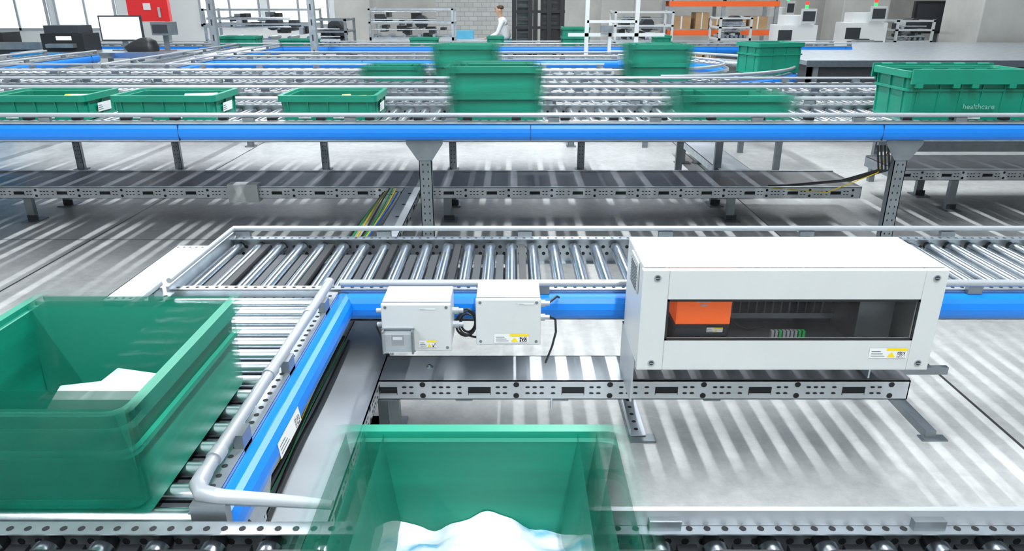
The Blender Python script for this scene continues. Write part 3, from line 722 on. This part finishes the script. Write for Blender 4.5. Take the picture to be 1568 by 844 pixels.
def fmachine(x,y,w,z0,z1,seed,mt='galv'):
    r=random.Random(seed); mb=MB(); d=.7
    for X in(x,x+w-.04):
        for Y in(y,y+d): mb.box(X,X+.04,Y,Y+.04,0,z1,mt)
    for z in(z0,z1-.04,(z0+z1)/2):
        mb.box(x,x+w,y,y+.03,z,z+.03,mt); mb.box(x,x+w,y+d,y+d+.03,z,z+.03,mt); mb.box(x,x+.03,y,y+d,z,z+.03,mt); mb.box(x+w-.03,x+w,y,y+d,z,z+.03,mt)
    mb.box(x,x+w,y,y+d,z0-.03,z0,'sheet')
    for k in range(22):
        a=x+.08+r.random()*(w-.3); zz=z0+r.random()*(z1-z0-.15); c=r.choice(['black','dark','galv','leg','dark','white','black'])
        mb.box(a,a+r.uniform(.04,.2),y+.1+r.random()*.3,y+.5,zz,zz+r.uniform(.03,.13),c)
    for k in range(6):
        a=x+.1+k*(w-.2)/5; mb.cyl((a,y+.05,z0+.06),(a,y+d-.05,z0+.06),.03,'zinc',8)
    for k in range(4):
        zz=z0+.1+r.random()*(z1-z0-.15); mb.cyl((x+.05,y+.04,zz),(x+w*.8,y+.04,zz),.012,'zinc',6)
    mb.cyl((x+w*.6,y+.2,z0+.3),(x+w*.6,y+.5,z0+.3),.12,'dark',14)
    mb.make('packing_machine')
fmachine(-5.4,13.2,1.9,.95,1.5,3); fmachine(-2.7,14.2,1.6,.95,1.5,5); fmachine(1.9,14.0,1.1,.9,1.45,8,'white'); fmachine(-3.35,12.5,.6,.9,1.35,9,'leg'); fmachine(3.8,13.8,.6,.95,1.35,11,'white'); fmachine(7.1,13.9,.7,.9,1.3,12,'white')
fmachine(10.2,14.6,1.6,.9,1.5,14,'white')
mb=MB(); mb.box(7.9,9.0,14.9,14.98,1.02,1.62,'black'); mb.box(7.95,8.95,14.89,14.9,1.07,1.57,'dark'); mb.box(8.4,8.5,15.0,15.1,0,1.3,'leg'); mb.box(8.1,8.8,14.8,15.2,0,.04,'leg')
mb.make('display_screen')
mb=MB()
mb.box(-6.4,-3.95,9.5,10.2,.96,1.0,'galv'); mb.box(-6.4,-3.95,9.49,9.5,.93,1.0,'zinc')
for x in(-6.3,-5.2,-4.1):
    for y in(9.55,10.1): mb.box(x,x+.05,y,y+.05,0,.96,'leg')
mb.box(-6.3,-4.1,9.55,9.6,.5,.54,'leg'); mb.box(-6.25,-5.2,9.6,10.1,.52,.54,'leg')
mb.make('packing_bench')
mb=MB()
mb.box(-5.42,-4.86,9.9,9.93,1.12,1.44,'dark'); mb.box(-5.40,-4.88,9.894,9.9,1.14,1.42,'screen'); mb.box(-5.17,-5.11,9.93,9.97,1.0,1.3,'leg'); mb.box(-5.28,-5.0,9.85,10.05,1.0,1.012,'leg')
mb.make('computer_monitor')
mb=MB(); mb.box(-6.1,-5.55,9.7,10.1,1.0,1.22,'black'); mb.box(-6.05,-5.6,9.72,10.05,1.22,1.32,'dark'); mb.box(-6.0,-5.65,9.6,9.72,1.05,1.1,'leg'); mb.box(-5.9,-5.7,9.695,9.7,1.14,1.19,'screen')
mb.make('label_printer',bevel=.01)
mb=MB(); mb.box(-4.65,-4.42,9.7,9.95,1.2,1.36,'leg'); mb.box(-4.56,-4.51,9.8,9.85,1.0,1.2,'leg'); mb.box(-4.63,-4.44,9.69,9.7,1.23,1.33,'dark'); mb.box(-4.62,-4.45,9.75,9.9,1.0,1.01,'leg'); mb.make('barcode_scanner')
mb=MB(); mb.loft([rrect(.17,.12,1.0,.05,3,-4.8,9.72),rrect(.19,.13,1.06,.06,3,-4.82,9.72),rrect(.13,.1,1.13,.05,3,-4.78,9.73),rrect(.05,.04,1.17,.03,3,-4.76,9.73)],'black',smooth=True); mb.make('black_bag')
for x,y in((-6.6,8.7),(-7.15,9.5),(-7.6,8.6)):
    mb=MB(); mb.loft([rrect(.34,.27,.0,.04,3,x,y),rrect(.34,.27,1.02,.04,3,x,y)],'cyan'); mb.box(x-.32,x+.32,y-.25,y+.25,1.02,1.05,'dark'); mb.box(x-.3,x-.1,y-.272,y-.27,.7,.95,'label'); mb.make('wrapped_pallet_box')
mb=MB(); mb.box(-9.5,-6.6,10.5,11.1,.9,1.05,'dark'); mb.box(-9.5,-6.6,10.45,10.5,.98,1.08,'leg')
for x in(-9.4,-8,-6.7): mb.box(x,x+.06,10.6,10.66,0,.9,'leg')
mb.box(-9.3,-8.4,10.6,11,1.05,1.3,'white'); mb.box(-8.2,-7.2,10.6,11,1.05,1.2,'black'); mb.make('workbench')
mb=MB(); mb.box(3.5,10.5,8.8,13.0,.90,.95,'galv'); mb.box(3.5,10.5,8.79,8.80,.88,.955,'zinc')
mb.box(3.55,10.45,8.86,8.9,.02,.9,'dark'); mb.box(3.55,3.6,8.86,12.95,.02,.9,'dark')
for k in range(6): mb.box(3.6+k*1.3,3.64+k*1.3,8.85,8.86,.02,.9,'leg')
for x in(3.6,7,10.3): mb.box(x,x+.06,8.82,8.86,0,.9,'leg')
mb.make('metal_worktable')
mb=MB(); mb.box(3.4,8.5,6.6,6.63,.3,.92,'leg'); mb.box(3.4,8.5,6.57,6.66,.92,.96,'blue'); 
for x in(3.4,5,6.6,8.4): mb.box(x,x+.05,6.66,6.71,0,.95,'leg')
mb.make('guard_panel')

# ------------------------------------------------------------ person at back
def person(px,py):
    e=empty('warehouse_worker')
    def skin(name,chain,edges,mt,sub=2):
        me=bpy.data.meshes.new(name); me.from_pydata([c[:3] for c in chain],edges,[]); me.materials.append(M[mt])
        o=bpy.data.objects.new(name,me); col.objects.link(o); o.parent=e
        sk=o.modifiers.new('s','SKIN'); sd=o.modifiers.new('d','SUBSURF'); sd.levels=sub; sd.render_levels=sub
        for i,c in enumerate(chain):
            r=c[3]; me.skin_vertices[0].data[i].radius=(r,c[4] if len(c)>4 else r)
        me.skin_vertices[0].data[0].use_root=True
        return o
    skin('torso',[(0,0,.86,.13,.10),(-.02,0,1.0,.12,.10),(-.07,0,1.15,.14,.11),(-.11,0,1.25,.12,.10),(-.13,0,1.31,.05),
      (-.11,-.17,1.22,.055),(-.20,-.20,1.0,.042),(-.36,-.17,.92,.034),(-.11,.17,1.22,.055),(-.20,.20,1.0,.042),(-.36,.17,.92,.034)],
      [(0,1),(1,2),(2,3),(3,4),(3,5),(5,6),(6,7),(3,8),(8,9),(9,10)],'shirt')
    skin('legs',[(0,0,.86,.13,.11),(0,-.09,.80,.085),(-.01,-.1,.45,.06),(.02,-.1,.09,.045),(-.14,-.1,.04,.04),(0,.09,.80,.085),(-.01,.1,.45,.06),(.02,.1,.09,.045),(-.14,.1,.04,.04)],
      [(0,1),(1,2),(2,3),(3,4),(0,5),(5,6),(6,7),(7,8)],'trousers')
    skin('neck_head',[(-.125,0,1.29,.05),(-.145,0,1.36,.048),(-.165,0,1.42,.075),(-.17,0,1.48,.082),(-.165,0,1.525,.05)],[(0,1),(1,2),(2,3),(3,4)],'skin')
    skin('hair_cap',[(-.14,0,1.45,.080),(-.145,0,1.50,.092),(-.155,0,1.545,.065)],[(0,1),(1,2)],'hair')
    m=MB(); m.cyl((-.24,0,1.45),(-.27,0,1.435),.012,'skin',8,.014)
    for sy in(-1,1):
        m.cyl((-.238,sy*.03,1.47),(-.246,sy*.03,1.47),.009,'black',8); m.cyl((-.16,sy*.08,1.45),(-.155,sy*.092,1.455),.025,'skin',8)
    m.box(-.243,-.235,-.022,.022,1.408,1.414,'red')
    o=m.make('face'); o.parent=e
    for sy in(-1,1):
        ch=[(-.36,sy*.17,.92,.026),(-.42,sy*.17,.91,.03,.014)]; ed=[(0,1)]
        skin('palm',ch,ed,'skin',1)
        m=MB()
        for i,l in enumerate((.06,.072,.068,.052)):
            y=sy*.17+(i-1.5)*.018; m.tube([(-.43,y,.91),(-.43-l*.5,y,.908),(-.43-l,y,.89)],[.009,.0085,.007],'skin',6)
        m.tube([(-.40,sy*.14,.91),(-.43,sy*.12,.905),(-.455,sy*.115,.895)],[.01,.009,.008],'skin',6)
        o=m.make('fingers'); o.parent=e
    e.location=(px,py,0)
person(-.1,15.5)
mb=MB(); mb.box(-1.3,-.35,15.1,16.0,.85,.89,'sheet')
for x in(-1.25,-.42):
    for y in(15.15,15.9): mb.box(x,x+.05,y,y+.05,0,.85,'leg')
mb.box(-1.2,-.8,15.4,15.8,.89,1.05,'paper_blue')
mb.make('work_table')

# ------------------------------------------------------------ lights
def area(name,loc,sx,sy,power,colr=(.93,.97,1.),rot=(0,0,0)):
    l=bpy.data.lights.new(name,'AREA'); l.shape='RECTANGLE'; l.size=sx; l.size_y=sy; l.energy=power; l.color=colr
    o=bpy.data.objects.new(name,l); col.objects.link(o); o.location=loc; o.rotation_euler=rot; return o
for i,(x,w,y0,y1,p) in enumerate(((.9,.09,-3.8,2.0,470),(-3.6,.09,-3.8,2.0,330),(.9,.07,4.2,7.6,430),(-3.6,.07,4.2,7.6,330),(.9,1.2,9.5,18.5,380),(-5,1.2,9.5,18.5,300),(6.5,1.2,9.5,18.5,300),(6.2,.3,-3.8,5,150),(-9.5,.4,-2.8,18,220),(10.5,.4,-2.8,18,200))):
    mb=MB(); ww=max(w,.12)
    mb.box(x-ww/2-.04,x+ww/2+.04,y0-.1,y1+.1,RZ-.25,RZ-.15,'white'); mb.box(x-.02,x+.02,y0+.5,y0+.54,RZ-.15,RZ,'leg'); mb.box(x-.02,x+.02,y1-.54,y1-.5,RZ-.15,RZ,'leg')
    mb.make('ceiling_light')
    area('strip_lamp',(x,(y0+y1)/2,RZ-.27),w,y1-y0,p)
area('soft_overhead',(0,1.0,RZ-.5),6,4,80)
w=bpy.data.worlds.new('World'); S.world=w; w.use_nodes=True
w.node_tree.nodes['Background'].inputs[0].default_value=(.85,.93,1,1); w.node_tree.nodes['Background'].inputs[1].default_value=1.0

# ------------------------------------------------------------ camera
cd=bpy.data.cameras.new('camera'); cd.lens=25.03; cd.sensor_width=36; cd.sensor_fit='HORIZONTAL'; cd.clip_start=.02
co=bpy.data.objects.new('camera',cd); col.objects.link(co); co.location=(0,0,H); co.rotation_euler=(math.radians(69),0,0)
S.camera=co
